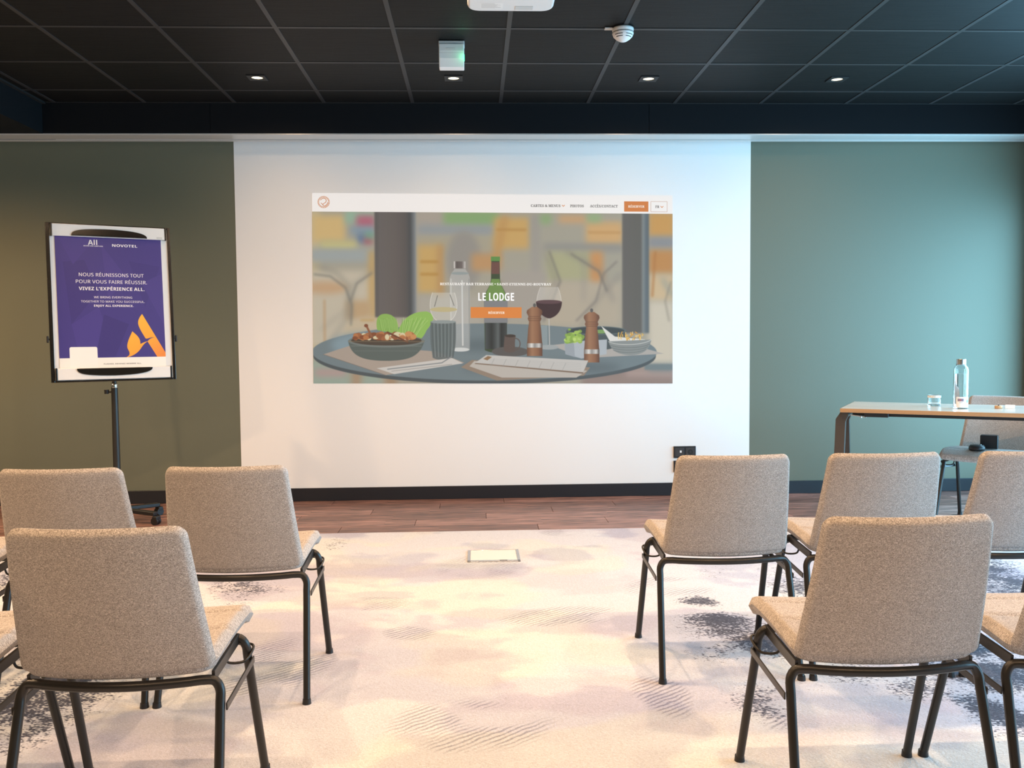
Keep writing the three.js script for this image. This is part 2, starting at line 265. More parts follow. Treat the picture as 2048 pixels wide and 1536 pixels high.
function makeChair() {
  const c = new THREE.Group(); c.name = 'conference_chair';
  const seatMid = (x, s) => { const z = 0.145 - 0.395 * s, k = x / 0.22; const y = 0.431 + 0.02 * Math.sin(Math.min(1, s * 1.15) * Math.PI * 0.62) - 0.030 * sm(0.8, 1.05, s) + 0.006 * k * k; return V(x, y, z + 0.03 * (1 - k * k) * (1 - s)); };
  mesh('seat', slab({ nu: 30, nv: 96, half: () => 0.219, len: 0.395, R: 0.04, edge: 0.018, T: 0.045, mid: seatMid, groove: (x, s) => 0.007 * (Math.exp(-(((s - 0.40) * 0.395 / 0.008) ** 2)) + Math.exp(-(((s - 0.72) * 0.395 / 0.008) ** 2))) }), FAB, c);
  const backMid = (x, s) => { const k = x / 0.215; return V(x, 0.428 + 0.350 * s, 0.128 + 0.096 * s + 0.006 * Math.sin(s * Math.PI) + (0.036 + 0.012 * s) * (1 - k * k)); };
  const bg = slab({ nu: 34, nv: 44, half: (s) => 0.219 - 0.029 * s, len: 0.352, R: 0.025, edge: 0.016, T: 0.034, mid: backMid });
  mesh('backrest', bg, FAB, c);
  const r = 0.0115, bow = (x) => 0.124 + 0.045 * (1 - (x / 0.225) ** 2);
  const across = []; for (let i = -6; i <= 6; i++) { const x = i * 0.165 / 6; across.push([x, 0.397, bow(x)]); }
  mesh('rear_rail', tube(across, r, 30), M.blackMetal, c);
  mesh('front_rail', tube([[-0.165, 0.414, -0.1], [0, 0.412, -0.1], [0.165, 0.414, -0.1]], r, 12), M.blackMetal, c);
  const capG = cyl(0, 0, 0, 0.0145, 0.0128, 0.016, 16);
  for (const s of [-1, 1]) {
    const rl = mesh('leg', tube([[s * 0.16, 0.397, bow(0.16)], [s * 0.188, 0.397, bow(0.188)], [s * 0.212, 0.392, 0.129], [s * 0.2245, 0.373, 0.131], [s * 0.2265, 0.34, 0.14], [s * 0.2325, 0.17, 0.189], [s * 0.238, 0.012, 0.236]], r, 56), M.blackMetal, c);
    const rc = mesh('foot_cap', capG, M.blackPlastic, rl); rc.position.set(s * 0.2382, 0.001, 0.2375);
    const fl = mesh('leg', tube([[s * 0.16, 0.414, -0.1], [s * 0.19, 0.416, -0.1], [s * 0.213, 0.412, -0.101], [s * 0.2255, 0.393, -0.104], [s * 0.227, 0.36, -0.114], [s * 0.2315, 0.18, -0.176], [s * 0.2355, 0.012, -0.234]], r, 56), M.blackMetal, c);
    const fc = mesh('foot_cap', capG, M.blackPlastic, fl); fc.position.set(s * 0.2357, 0.001, -0.2355);
    mesh('side_rail', bar([s * 0.206, 0.413, -0.105], [s * 0.209, 0.402, 0.128], 0.008, 0.026), M.blackMetal, c);
    mesh('brace', bar([s * 0.2415, 0.353, -0.118], [s * 0.2415, 0.335, 0.143], 0.004, 0.018), M.blackMetal, c);
    mesh('link_hook', tube([[s * 0.185, 0.405, -0.125], [s * 0.2, 0.393, -0.124], [s * 0.236, 0.389, -0.125], [s * 0.241, 0.384, -0.118], [s * 0.233, 0.366, -0.085], [s * 0.224, 0.361, -0.076], [s * 0.19, 0.366, -0.062], [s * 0.182, 0.39, -0.058]], 0.0035, 48, 8), M.blackMetal, c);
  }
  return c;
}
const proto = makeChair();
const seats = [
  [-0.82, 4.37, 0, 'greige fabric chair nearest the aisle in the rear row left of the aisle', 'chairs left of the aisle'],
  [-1.34, 4.37, 0, 'greige fabric chair cut off by the left picture edge, rear row left of the aisle', 'chairs left of the aisle'],
  [-0.792, 3.447, 0, 'greige fabric chair beside the aisle in the front row left of the aisle', 'chairs left of the aisle'],
  [-1.308, 3.447, 0, 'greige fabric chair in front of the flipchart easel, second from the aisle', 'chairs left of the aisle'],
  [-1.826, 3.447, 0, 'greige fabric chair of the left front row showing only its seat at the picture edge', 'chairs left of the aisle'],
  [0.862, 3.35, 0, 'greige fabric chair in front of the black wall sockets, beside the aisle', 'chairs right of the aisle'],
  [1.379, 3.35, 0, 'greige fabric chair in the middle of the right front row, before the table leg', 'chairs right of the aisle'],
  [1.9, 3.35, 0, 'greige fabric chair cut by the right picture edge in the right front row', 'chairs right of the aisle'],
  [0.956, 4.39, 0, 'greige fabric chair closest to the camera on the right of the aisle', 'chairs right of the aisle'],
  [1.474, 4.39, 0, 'greige fabric chair mostly beyond the right picture edge in the rear row', 'chairs right of the aisle'],
  [3.12, 1.213, 2.336, 'greige fabric chair behind the table, facing the audience', 'speaker seat'],
];
seats.forEach(([x, z, t, label, group], i) => {
  const c = i ? proto.clone() : proto; c.name = numbered('conference_chair'); c.position.set(x, 0, z); c.rotation.y = t;
  c.userData = { label, category: 'chair', group }; scene.add(c);
});

// ---------------------------------------------------------------- projected web page on the white wall section
{
  const W = 1440, H = 764, cv = document.createElement('canvas'); cv.width = W; cv.height = H; const g = cv.getContext('2d');
  const X = (x) => (x - 625) * 2, Y = (y) => (y - 386) * 2;
  const rect = (x0, y0, x1, y1, c) => { g.fillStyle = c; g.fillRect(X(x0), Y(y0), (x1 - x0) * 2, (y1 - y0) * 2); };
  const poly = (p, c) => { g.fillStyle = c; g.beginPath(); p.forEach(([x, y], i) => (i ? g.lineTo(X(x), Y(y)) : g.moveTo(X(x), Y(y)))); g.closePath(); g.fill(); };
  const ell = (x, y, rx, ry, c, a0 = 0, a1 = Math.PI * 2, rot = 0) => { g.fillStyle = c; g.beginPath(); g.ellipse(X(x), Y(y), rx * 2, ry * 2, rot, a0, a1); g.fill(); };
  const line = (p, w, c) => { g.strokeStyle = c; g.lineWidth = w * 2; g.lineCap = 'round'; g.lineJoin = 'round'; g.beginPath(); p.forEach(([x, y], i) => (i ? g.lineTo(X(x), Y(y)) : g.moveTo(X(x), Y(y)))); g.stroke(); };
  const curve = (p, c, stroke) => { g.beginPath(); g.moveTo(X(p[0][0]), Y(p[0][1])); for (let i = 1; i < p.length; i++) { const q = p[i]; q.length === 2 ? g.lineTo(X(q[0]), Y(q[1])) : g.bezierCurveTo(X(q[0]), Y(q[1]), X(q[2]), Y(q[3]), X(q[4]), Y(q[5])); } if (stroke) { g.strokeStyle = c; g.lineWidth = stroke * 2; g.stroke(); } else { g.closePath(); g.fillStyle = c; g.fill(); } };
  const grad = (x0, x1, stops) => { const q = g.createLinearGradient(X(x0), 0, X(x1), 0); stops.forEach(([t, c]) => q.addColorStop(t, c)); return q; };
  // terrace beyond the window, out of focus
  g.filter = 'blur(12px)';
  rect(600, 400, 1380, 800, '#a39d8c');
  rect(600, 420, 640, 700, '#c2b28c'); rect(625, 430, 690, 482, '#d3b274'); rect(690, 420, 748, 447, '#8fb39a'); rect(712, 430, 748, 455, '#b05c72'); rect(700, 452, 748, 468, '#7b93a6');
  ell(722, 476, 9, 10, '#4a6f9c'); ell(735, 480, 9, 8, '#a84a5c'); ell(738, 470, 10, 6, '#5aa384'); rect(640, 482, 712, 500, '#c9c07c'); rect(620, 496, 748, 524, '#9aa2a2');
  rect(620, 540, 748, 690, '#c4b9a4'); ell(650, 575, 45, 13, '#c39e78'); rect(736, 500, 749, 668, '#c39a58'); rect(690, 600, 740, 640, '#bb9c74');
  line([[628, 530], [672, 545], [695, 570], [700, 640]], 4, '#75766f'); line([[745, 540], [705, 570], [690, 640], [655, 690]], 3.5, '#7d7c74'); line([[640, 660], [690, 620]], 3, '#8d897e');
  rect(832, 420, 885, 470, '#a79c90'); rect(885, 420, 995, 450, '#7fa468'); rect(832, 448, 995, 470, '#8f9699'); rect(832, 470, 1000, 500, '#a59c86');
  rect(832, 488, 878, 585, '#c8a15e'); rect(872, 488, 884, 620, '#b98a4e'); ell(925, 520, 34, 60, '#8f8b84'); rect(940, 505, 1000, 540, '#bb8d5c'); rect(832, 590, 960, 660, '#a8a296');
  rect(985, 432, 1058, 495, '#cba05a'); poly([[1000, 430], [980, 520], [995, 520], [1015, 430]], '#be8f50'); rect(1058, 425, 1078, 560, '#9a958c'); rect(1078, 425, 1100, 445, '#86a56e'); rect(1115, 428, 1172, 442, '#cf9c68');
  rect(1170, 440, 1244, 487, '#d2a468'); rect(1172, 425, 1200, 440, '#8dae74'); rect(1085, 484, 1245, 500, '#8b8984'); rect(1090, 500, 1180, 560, '#a8a67e'); rect(1178, 500, 1204, 585, '#c98b4e'); rect(1000, 540, 1090, 640, '#a39a90'); rect(1090, 560, 1240, 650, '#b3a691');
  line([[1090, 505], [1110, 560], [1075, 640]], 4, '#77746e'); line([[1130, 500], [1200, 540], [1225, 600]], 4, '#7a7670'); line([[1240, 545], [1190, 600], [1160, 650]], 4, '#7e7a72'); line([[1165, 500], [1165, 600]], 3, '#85807a');
  rect(1296, 420, 1350, 470, '#cb9448'); rect(1296, 470, 1350, 492, '#85878c'); rect(1296, 496, 1350, 545, '#bf8240'); rect(1296, 545, 1350, 600, '#d1b48a'); line([[1325, 555], [1346, 590]], 5, '#6f8990'); rect(1296, 600, 1350, 740, '#d0c5b0');
  rect(600, 720, 760, 800, '#93a294'); rect(628, 740, 690, 752, '#b68f8c'); rect(1160, 735, 1350, 800, '#8f7a72'); rect(1250, 742, 1350, 752, '#b39a92'); rect(1296, 728, 1350, 742, '#6f7d80');
  ell(745, 668, 62, 34, '#c4b294'); poly([[700, 740], [722, 740], [716, 790], [700, 790]], '#a5876a'); poly([[765, 745], [788, 745], [790, 790], [772, 790]], '#9f8264');
  g.filter = 'blur(3px)';
  rect(748, 420, 830, 634, grad(748, 830, [[0, '#4c4a49'], [0.12, '#5d5856'], [0.5, '#5a5351'], [0.75, '#4f4a49'], [0.86, '#3c4043'], [1, '#878d90']]));
  rect(1243, 420, 1297, 665, grad(1243, 1297, [[0, '#5b5854'], [0.7, '#57544f'], [0.78, '#7f8787'], [0.86, '#5f6a70'], [1, '#4a565e']])); rect(1288, 728, 1350, 740, '#6b797c');
  g.filter = 'none'; g.globalAlpha = 0.16; rect(600, 420, 1380, 800, '#8f8a84'); g.globalAlpha = 1;
  g.filter = 'blur(5px)'; line([[628, 548], [660, 552], [690, 575], [702, 610], [700, 650]], 2.5, '#6d6e68'); line([[742, 545], [712, 566], [700, 600]], 2.5, '#74736c'); line([[648, 600], [648, 690]], 3, '#b08e68'); line([[1096, 500], [1118, 560], [1085, 640]], 2.5, '#6f6b66'); line([[1140, 505], [1196, 540], [1212, 580]], 2.5, '#6b6863'); line([[1232, 520], [1205, 545], [1190, 600], [1150, 640]], 2.5, '#75706a'); line([[1000, 560], [1000, 640]], 2.5, '#8c7f6c'); rect(838, 520, 874, 524, '#a9803f'); rect(838, 545, 874, 549, '#a9803f'); rect(990, 455, 1050, 459, '#ae8448'); rect(1174, 460, 1240, 463, '#b58a52'); line([[1310, 500], [1304, 590]], 3, '#a8703a'); line([[1338, 640], [1330, 600], [1342, 560]], 2.5, '#8b8375'); line([[720, 640], [745, 640]], 3, '#b6945c');
  // table
  g.filter = 'blur(1.2px)';
  ell(968, 712, 343, 57, '#4c5457'); ell(968, 704, 345, 58, '#6f7c80');
  g.filter = 'blur(14px)'; ell(720, 690, 60, 24, '#80949c'); ell(1080, 735, 160, 14, '#5d686c'); ell(960, 690, 60, 12, '#5d6a6e');
  g.filter = 'blur(0.8px)';
  poly([[645, 709], [702, 690], [870, 703], [925, 726], [768, 751]], '#a3968a'); line([[645, 709], [768, 751]], 1, '#7d7168');
  poly([[1098, 690], [1215, 676], [1328, 707], [1165, 716]], '#a9a49e');
  // bowl with chicken and leaves
  curve([[752, 660], [748, 640, 752, 626, 770, 627], [786, 628, 796, 642, 794, 668]], '#86ab58'); curve([[790, 672], [796, 650, 808, 622, 850, 622], [872, 628, 862, 646, 850, 660], [842, 680, 825, 690, 812, 690]], '#8bb45a');
  for (let i = 0; i < 26; i++) line([[756 + 1.4 * i * 1.0, 634 + 6 * rnd()], [760 + 1.3 * i, 655 + 12 * rnd()]], 0.7, i % 2 ? '#a8c878' : '#6f9848');
  for (let i = 0; i < 24; i++) line([[802 + 2.2 * i, 634 + 10 * rnd()], [800 + 1.2 * i, 668 + 12 * rnd()]], 0.8, i % 2 ? '#b0cc80' : '#71994a');
  curve([[694, 682], [700, 712, 720, 722, 770, 722], [820, 722, 838, 710, 846, 680]], '#59625e'); ell(770, 682, 76, 13, '#6f7672'); ell(770, 681, 70, 10, '#4b423a');
  for (let i = 0; i < 70; i++) ell(708 + 116 * rnd(), 676 - 10 * rnd() * Math.sin((i / 70) * 3.1), 4 + 5 * rnd(), 3 + 3 * rnd(), ['#9a6240', '#ad7148', '#7e4a30', '#c08a58', '#8a5538', '#cfc4a0'][Math.floor(rnd() * 6)]);
  line([[731, 652], [740, 672]], 4, '#8a5a40'); ell(730, 651, 4, 3.5, '#7d4c36'); line([[772, 664], [812, 684]], 3, '#69402e'); line([[700, 692], [840, 692]], 0.7, '#7b837e'); line([[706, 702], [832, 702]], 0.7, '#6d7571'); line([[695, 683], [845, 683]], 0.8, '#8d7c60');
  // bottles and glasses
  g.globalAlpha = 0.62; curve([[898, 700], [896, 560], [897, 545, 905, 540, 906, 536], [928, 536], [930, 541, 937, 546, 937, 560], [936, 700], [925, 704, 908, 704, 898, 700]], '#b4b5b1'); g.globalAlpha = 1;
  line([[899, 556], [898, 698]], 1, '#dfe0dc'); line([[935, 556], [935, 698]], 1.2, '#878a88'); rect(905, 521, 928, 535, grad(905, 928, [[0, '#e8e4de'], [0.2, '#5c5552'], [0.7, '#6d6562'], [1, '#c9c5c0']])); line([[921, 560], [922, 690]], 3, '#c8c9c5'); ell(917, 545, 18, 3, '#8f9896'); ell(917, 699, 18, 4, '#c9cbc8');
  g.globalAlpha = 0.5; curve([[862, 584], [853, 610, 855, 640, 884, 646], [913, 640, 915, 610, 906, 584]], '#c6c4ba'); g.globalAlpha = 1; curve([[862, 584], [853, 610, 855, 640, 884, 646], [913, 640, 915, 610, 906, 584]], '#e6e3da', 0.7); ell(884, 618, 27, 5, '#b9ad84'); line([[872, 590], [866, 612]], 1, '#55534e'); line([[897, 588], [905, 610]], 1, '#55534e');
  curve([[966, 700], [965, 600], [965, 580, 978, 575, 979, 556], [980, 512], [996, 512], [997, 556], [998, 575, 1011, 580, 1011, 600], [1010, 700], [998, 707, 978, 707, 966, 700]], '#3c4a34');
  rect(979, 511, 997, 520, '#5d8a48'); rect(980, 522, 996, 546, '#6a4a42'); curve([[967, 600], [966, 580, 978, 575, 980, 556], [996, 556], [998, 575, 1010, 580, 1010, 600]], '#6d8c4c'); rect(965, 600, 1012, 645, '#7d7e80'); rect(967, 645, 1010, 698, grad(967, 1010, [[0, '#4a4f50'], [0.3, '#2c302f'], [0.6, '#5a6060'], [0.75, '#2b2e2d'], [1, '#414645']]));
  g.globalAlpha = 0.9; curve([[858, 642], [856, 690, 860, 696, 862, 716], [880, 724, 895, 722, 903, 716], [906, 696, 910, 690, 908, 642]], '#5f6868'); g.globalAlpha = 1; for (let i = 0; i < 13; i++) line([[861 + 3.7 * i, 645], [862.5 + 3.5 * i, 690], [864 + 3.2 * i, 714]], 0.7, i % 2 ? '#8e9a9a' : '#454d4e'); ell(883, 643, 25, 3.5, '#8b9492');
  g.globalAlpha = 0.45; curve([[1078, 572], [1066, 600, 1066, 625, 1095, 636], [1124, 625, 1124, 600, 1113, 572]], '#c9c5bc'); g.globalAlpha = 1; curve([[1078, 572], [1066, 600, 1066, 625, 1095, 636], [1124, 625, 1124, 600, 1113, 572]], '#ddd9d0', 0.7);
  curve([[1069, 602], [1070, 620, 1080, 632, 1095, 636], [1112, 632, 1121, 618, 1121, 602]], '#3d2a2c'); ell(1095, 602, 26, 4, '#5a4245'); line([[1095, 636], [1096, 690]], 2, '#b7b5b0'); ell(1094, 694, 20, 5, '#9aa0a0');
  g.globalAlpha = 0.7; rect(1078, 650, 1092, 690, '#8f9c9c'); g.globalAlpha = 1;
  // jug on a plate, mills, dishes
  ell(1017, 703, 37, 10, '#585553'); curve([[1006, 670], [1004, 690, 1003, 698, 1005, 702], [1012, 706, 1022, 706, 1027, 702], [1026, 690, 1026, 682, 1028, 672]], '#5d504a'); ell(1017, 671, 11, 3, '#40362f'); curve([[1026, 676], [1040, 676, 1040, 696, 1028, 700]], '#5d504a', 2);
  const mill = (x, y0, y1) => { const h = y1 - y0, P = [[5, 0], [15, 0.07], [16, 0.12], [12, 0.2], [14, 0.24], [11, 0.3], [13, 0.45], [15, 0.72], [15.5, 0.74], [15.5, 1]]; const q = grad(x - 16, x + 16, [[0, '#6b4a38'], [0.35, '#9b7356'], [0.7, '#875f46'], [1, '#5d4032']]); poly([...P.map(([r, t]) => [x - r, y0 + h * t]), ...P.slice().reverse().map(([r, t]) => [x + r, y0 + h * t])], q); for (const t of [0.2, 0.24, 0.28]) line([[x - 12, y0 + h * t], [x + 12, y0 + h * t]], 0.8, '#5f4131'); rect(x - 15, y0 + h * 0.74, x + 15, y0 + h * 0.83, grad(x - 15, x + 15, [[0, '#77726c'], [0.3, '#d9d7d2'], [0.5, '#8d8a86'], [0.8, '#c8c6c2'], [1, '#55524f']])); ell(x, y0 - 3, 3, 4, '#5a5856'); };
  curve([[1130, 660], [1132, 690, 1145, 700, 1190, 700], [1240, 700, 1250, 680, 1252, 660]], '#4a5355'); ell(1191, 660, 61, 9, '#5c6769'); ell(1191, 660, 56, 7, '#3b4446'); ell(1200, 662, 14, 4, '#7a9a5a');
  mill(1066, 612, 712);
  poly([[1126, 683], [1212, 678], [1211, 708], [1160, 717], [1128, 708]], '#a9b0b5'); poly([[1126, 683], [1145, 684], [1147, 714], [1128, 708]], '#969da3');
  for (let i = 0; i < 46; i++) ell(1130 + 36 * rnd(), 683 - 25 * rnd() * Math.sin(0.3 + (i / 46) * 2.6), 3 + 3 * rnd(), 2 + 2.5 * rnd(), ['#9dbb5a', '#86a84a', '#b7cf74', '#7d9a48'][Math.floor(rnd() * 4)]);
  poly([[1200, 650], [1228, 672], [1290, 678], [1270, 690], [1222, 690]], '#d8d6d0'); for (let i = 0; i < 34; i++) { const x = 1234 + 52 * rnd(), y = 662 + 14 * rnd(); line([[x, y], [x + 8 * (rnd() - 0.5), y + 8 * rnd()]], 2, ['#d9ae54', '#c9923c', '#e2c078'][Math.floor(rnd() * 3)]); }
  curve([[1215, 682], [1220, 704, 1240, 710, 1262, 710], [1288, 708, 1298, 698, 1302, 678]], '#868b89'); curve([[1215, 682], [1230, 692, 1288, 690, 1302, 678]], '#d3d2cc', 1); for (const k of [0, 1, 2]) curve([[1219 + 3 * k, 690 + 5 * k], [1240, 697 + 5 * k, 1282, 696 + 5 * k, 1299 - 4 * k, 687 + 5 * k]], '#5f6664', 0.8);
  mill(1181, 622, 725);
  // napkin, cutlery, menu boards
  poly([[750, 737], [900, 716], [922, 727], [785, 749]], '#c3bfb9'); line([[772, 739], [880, 726], [900, 713]], 2, '#7f8384'); line([[780, 743], [900, 729]], 1, '#8f8b86');
  poly([[918, 735], [940, 720], [1178, 735], [1165, 752], [990, 762]], '#8d7d6e'); poly([[935, 733], [945, 722], [1172, 742], [1150, 756], [1000, 756]], '#b5aea5'); poly([[945, 728], [968, 711], [1174, 722], [1163, 748]], '#7b6858'); poly([[946, 726], [969, 710], [1174, 721], [1164, 745]], '#bdbab5'); for (let i = 0; i < 7; i++) line([[985 + i * 24, 717 + i * 1.5], [978 + i * 24, 732 + i * 1.4]], 0.6, '#8b8985'); for (let i = 0; i < 5; i++) line([[975, 718 + 3 * i], [1160, 727 + 3.4 * i]], 0.35, '#a19f9b'); poly([[963, 718], [972, 712], [980, 714], [971, 721]], '#8a6d50');
  g.filter = 'none';
  // page header and lettering
  const text = (s, x, y, px, font, c, align = 'left', width) => { g.font = font.replace('@', px * 2); g.fillStyle = c; g.textAlign = align; g.textBaseline = 'middle'; if (width) { const w = g.measureText(s).width; g.save(); g.translate(X(x), Y(y)); g.scale(width * 2 / w, 1); g.textAlign = 'left'; g.fillText(s, 0, 0); g.restore(); } else g.fillText(s, X(x), Y(y)); };
  rect(600, 380, 1360, 423, '#f1ece8');
  g.strokeStyle = '#c98055'; g.lineWidth = 5; g.beginPath(); g.arc(X(648), Y(404), 21, 0, 7); g.stroke(); g.setLineDash([4, 3]); g.strokeStyle = '#f1ece8'; g.lineWidth = 2; g.beginPath(); g.arc(X(648), Y(404), 21, 0, 7); g.stroke(); g.setLineDash([]);
  curve([[642, 400], [646, 394, 654, 396, 653, 402], [652, 408, 645, 405, 647, 411], [651, 413, 655, 409, 656, 405]], '#c98055', 1.2); line([[643, 406], [646, 409]], 1.2, '#c98055');
  const SB = 'bold @px serif', dk = '#4b4642';
  text('CARTES & MENUS', 1059, 408, 7.4, SB, dk, 'left', 60); text('PHOTOS', 1138, 408, 7.4, SB, dk, 'left', 28); text('ACCÈS/CONTACT', 1178, 408, 7.4, SB, dk, 'left', 56);
  line([[1122, 407], [1124.5, 409.5], [1127, 407]], 1.2, '#d07c3e');
  rect(1247, 398.5, 1296, 419, '#cf7c3e'); text('RÉSERVER', 1255, 408.5, 6.6, SB, '#f6efe8', 'left', 33);
  g.strokeStyle = '#c7a08c'; g.lineWidth = 1.6; g.strokeRect(X(1301), Y(398.5), 66, 41); text('FR', 1310, 409, 6.8, SB, dk, 'left', 8); line([[1321, 408], [1323.5, 410.5], [1326, 408]], 1.2, '#d07c3e');
  text('RESTAURANT BAR TERRASSE • SAINT-ETIENNE-DU-ROUVRAY', 877, 566, 7.4, SB, '#fbf8f4', 'left', 223);
  text('LE LODGE', 952, 592, 22, 'bold @px sans-serif', '#ffffff', 'left', 74);
  rect(938, 613, 1040, 635, '#d8833f'); text('RÉSERVER', 973, 624, 6.6, SB, '#f8efe4', 'left', 33);
  const t = new THREE.CanvasTexture(cv); t.colorSpace = THREE.SRGBColorSpace;
  const q = { tl: V(-1.146, 2.209, 0), tr: V(1.441, 2.185, 0), br: V(1.442, 0.823, 0), bl: V(-1.162, 0.851, 0) }, pg = new THREE.PlaneGeometry(1, 1, 24, 16), p = pg.attributes.position;
  for (let i = 0; i < p.count; i++) { const u = p.getX(i) + 0.5, v = p.getY(i) + 0.5, a = q.bl.clone().lerp(q.br, u).lerp(q.tl.clone().lerp(q.tr, u), v); p.setXYZ(i, a.x, a.y, 0.0035); }
  pg.computeVertexNormals();
  const m = mesh('projected_picture', pg, std({ map: t, color: lin(0.2, 0.2, 0.2), emissive: lin(1, 1, 1), emissiveMap: t, emissiveIntensity: 0.8, roughness: 0.6 }), scene);
  m.userData = { label: 'projected restaurant web page with a laid table on the white wall section', category: 'projection' };
}

// ---------------------------------------------------------------- flipchart easel with poster
{
  const W = 0.72, H = 0.981, yaw = 0.4828, tilt = 0.0943;
  const e = thing('flipchart_easel', 'black rolling flipchart easel with a white board, on castors by the left wall section', 'easel', [-2.31, 0, 0.67], 0);
  const head = new THREE.Group(); head.name = 'board'; head.position.set(-2.2424 + 2.31, 0.92, 0.8182 - 0.67); head.rotation.order = 'YXZ'; head.rotation.set(-tilt, yaw, 0); e.add(head);
  const hb = (x0, x1, y0, y1, z0, z1, r = 0.003) => rbox(x0, x1, y0, y1, z0, z1, r);
  mesh('panel', box(-W / 2 + 0.012, W / 2 - 0.012, 0.012, H - 0.012, -0.018, -0.004), M.whitePlastic, head);
  for (const s of [-1, 1]) mesh('side_frame', hb(s > 0 ? W / 2 - 0.018 : -W / 2, s > 0 ? W / 2 : -W / 2 + 0.022, 0, H, -0.022, 0.006), M.glossBlack, head);
  for (const y of [0, H - 0.012]) mesh('edge_frame', hb(-W / 2 + 0.02, W / 2 - 0.018, y, y + 0.012, -0.022, 0.004), M.glossBlack, head);
  const clamp = (y0, y1, up) => {
    mesh('clamp_bar', hb(-0.325, 0.325, y0, y1, 0.0025, 0.016, 0.004), M.whitePlastic, head);
    for (const s of [-1, 1]) mesh('clamp_end', hb(s * 0.330 - 0.005, s * 0.330 + 0.005, y0 - 0.004, y1 + 0.003, 0.002, 0.019), M.glossBlack, head);
    const sh = new THREE.Shape(), w = 0.215, b = up ? y0 + 0.006 : y1 - 0.006, k = up ? 1 : -1; sh.moveTo(-w, b); sh.bezierCurveTo(-w, b + k * 0.03, -w + 0.05, b + k * 0.04, 0, b + k * 0.042); sh.bezierCurveTo(w - 0.05, b + k * 0.04, w, b + k * 0.02, w, b); sh.closePath();
    const hg = new THREE.ExtrudeGeometry(sh, { depth: 0.006, bevelEnabled: true, bevelSize: 0.003, bevelThickness: 0.004, bevelSegments: 3, curveSegments: 16 }); hg.translate(0, 0, 0.014); mesh('handle', hg, M.glossBlack, head);
    mesh('handle_lip', rbox(-w + 0.01, w - 0.01, b - 0.003, b + 0.003, 0.020, 0.029, 0.0025), M.glossBlack, head);
  };
  clamp(H - 0.083, H - 0.008, true); clamp(0.014, 0.085, false);
  mesh('maker_plate', box(0.275, 0.31, H - 0.079, H - 0.066, 0.016, 0.0166), M.offPlastic, head);
  for (const s of [-1, 1]) { mesh('side_knob', rbox(s * 0.37 - 0.006, s * 0.37 + 0.006, 0.245, 0.285, -0.02, 0.004, 0.003), M.blackPlastic, head); mesh('side_pin', rbox(Math.min(s * 0.35, s * 0.37), Math.max(s * 0.35, s * 0.37), 0.26, 0.27, -0.012, -0.004, 0.002), M.blackPlastic, head); }
  mesh('post', cyl(0, 0.09, 0, 0.0235, 0.020, 0.79, 24), M.blackMetal, e); mesh('inner_tube', cyl(0, 0.86, 0, 0.0145, 0.0145, 0.5, 20), M.blackMetal, e);
  mesh('collar', lathe([[0.0, 0.868], [0.019, 0.868], [0.021, 0.875], [0.018, 0.882], [0.021, 0.889], [0.018, 0.9], [0, 0.9]]), M.steel, e);
  mesh('height_knob', merge([cyl(-0.05, 0.832, 0, 0.013, 0.015, 0.026, 14), rbox(-0.05, -0.015, 0.838, 0.85, -0.006, 0.006, 0.003)]), M.blackPlastic, e);
  mesh('head_bracket', merge([bar([0, 1.3, 0], [0.04, 1.32, 0.085], 0.05, 0.05), bar([0, 1.1, 0], [0.05, 1.1, 0.1], 0.04, 0.03)]), M.blackMetal, e);
  mesh('hub', lathe([[0, 0.06], [0.05, 0.06], [0.045, 0.1], [0.03, 0.13], [0, 0.13]]), M.blackPlastic, e);
  const arm = bar([0, 0.085, 0.02], [0, 0.07, 0.29], 0.042, 0.026, 0.006), wheel = new THREE.CylinderGeometry(0.024, 0.024, 0.018, 20); wheel.rotateZ(Math.PI / 2);
  for (let i = 0; i < 5; i++) {
    const a = mesh('base_arm', arm, M.blackPlastic, e), th = Math.PI / 2 - (20 - 72 * i) * Math.PI / 180; a.rotation.y = th;
    const cst = mesh('castor', merge([wheel.clone().translate(-0.012, 0.0245, 0.29), wheel.clone().translate(0.012, 0.0245, 0.29), rbox(-0.022, 0.022, 0.03, 0.058, 0.275, 0.312, 0.008), cyl(0, 0.045, 0.28, 0.008, 0.008, 0.03, 10)]), M.blackPlastic, a);
  }
  // poster
  const cw = 1240, ch = 1640, cv = document.createElement('canvas'); cv.width = cw; cv.height = ch; const g = cv.getContext('2d');
  const X = (x) => (x - 195) / 862 * cw, Y = (y) => (y - 195) / 1070 * ch;
  g.fillStyle = '#f2ece2'; g.fillRect(0, 0, cw, ch); const PH = Y(1170);
  g.fillStyle = '#3f3580'; g.fillRect(0, 0, cw, PH);
  for (const [pts, c] of [[[[250, 400], [420, 380], [520, 640], [300, 900]], '#3a3079'], [[[560, 250], [760, 520], [600, 700]], '#453a87'], [[[300, 900], [520, 760], [640, 1150], [350, 1150]], '#453a88'], [[[780, 380], [1040, 420], [900, 760]], '#3b317b'], [[[560, 820], [760, 900], [640, 1160], [480, 1160]], '#392f77'], [[[880, 560], [1050, 480], [1050, 900]], '#443985'], [[[220, 200], [520, 200], [330, 420]], '#433886']]) { g.fillStyle = c; g.beginPath(); pts.forEach(([x, y], i) => (i ? g.lineTo(X(x), Y(y)) : g.moveTo(X(x), Y(y)))); g.closePath(); g.fill(); }
  const T = (s, x0, x1, y, px, w = 'bold', c = '#f6f0ea') => { g.font = `${w} ${px}px sans-serif`; g.fillStyle = c; g.textBaseline = 'middle'; g.save(); g.translate(X(x0), Y(y)); const m = g.measureText(s).width; g.scale((X(x1) - X(x0)) / m, 1); g.fillText(s, 0, 0); g.restore(); };
  T('All', 455, 535, 238, 84); T('ACCOR LIVE LIMITLESS', 418, 575, 266, 20); T('NOVOTEL', 645, 858, 256, 46);
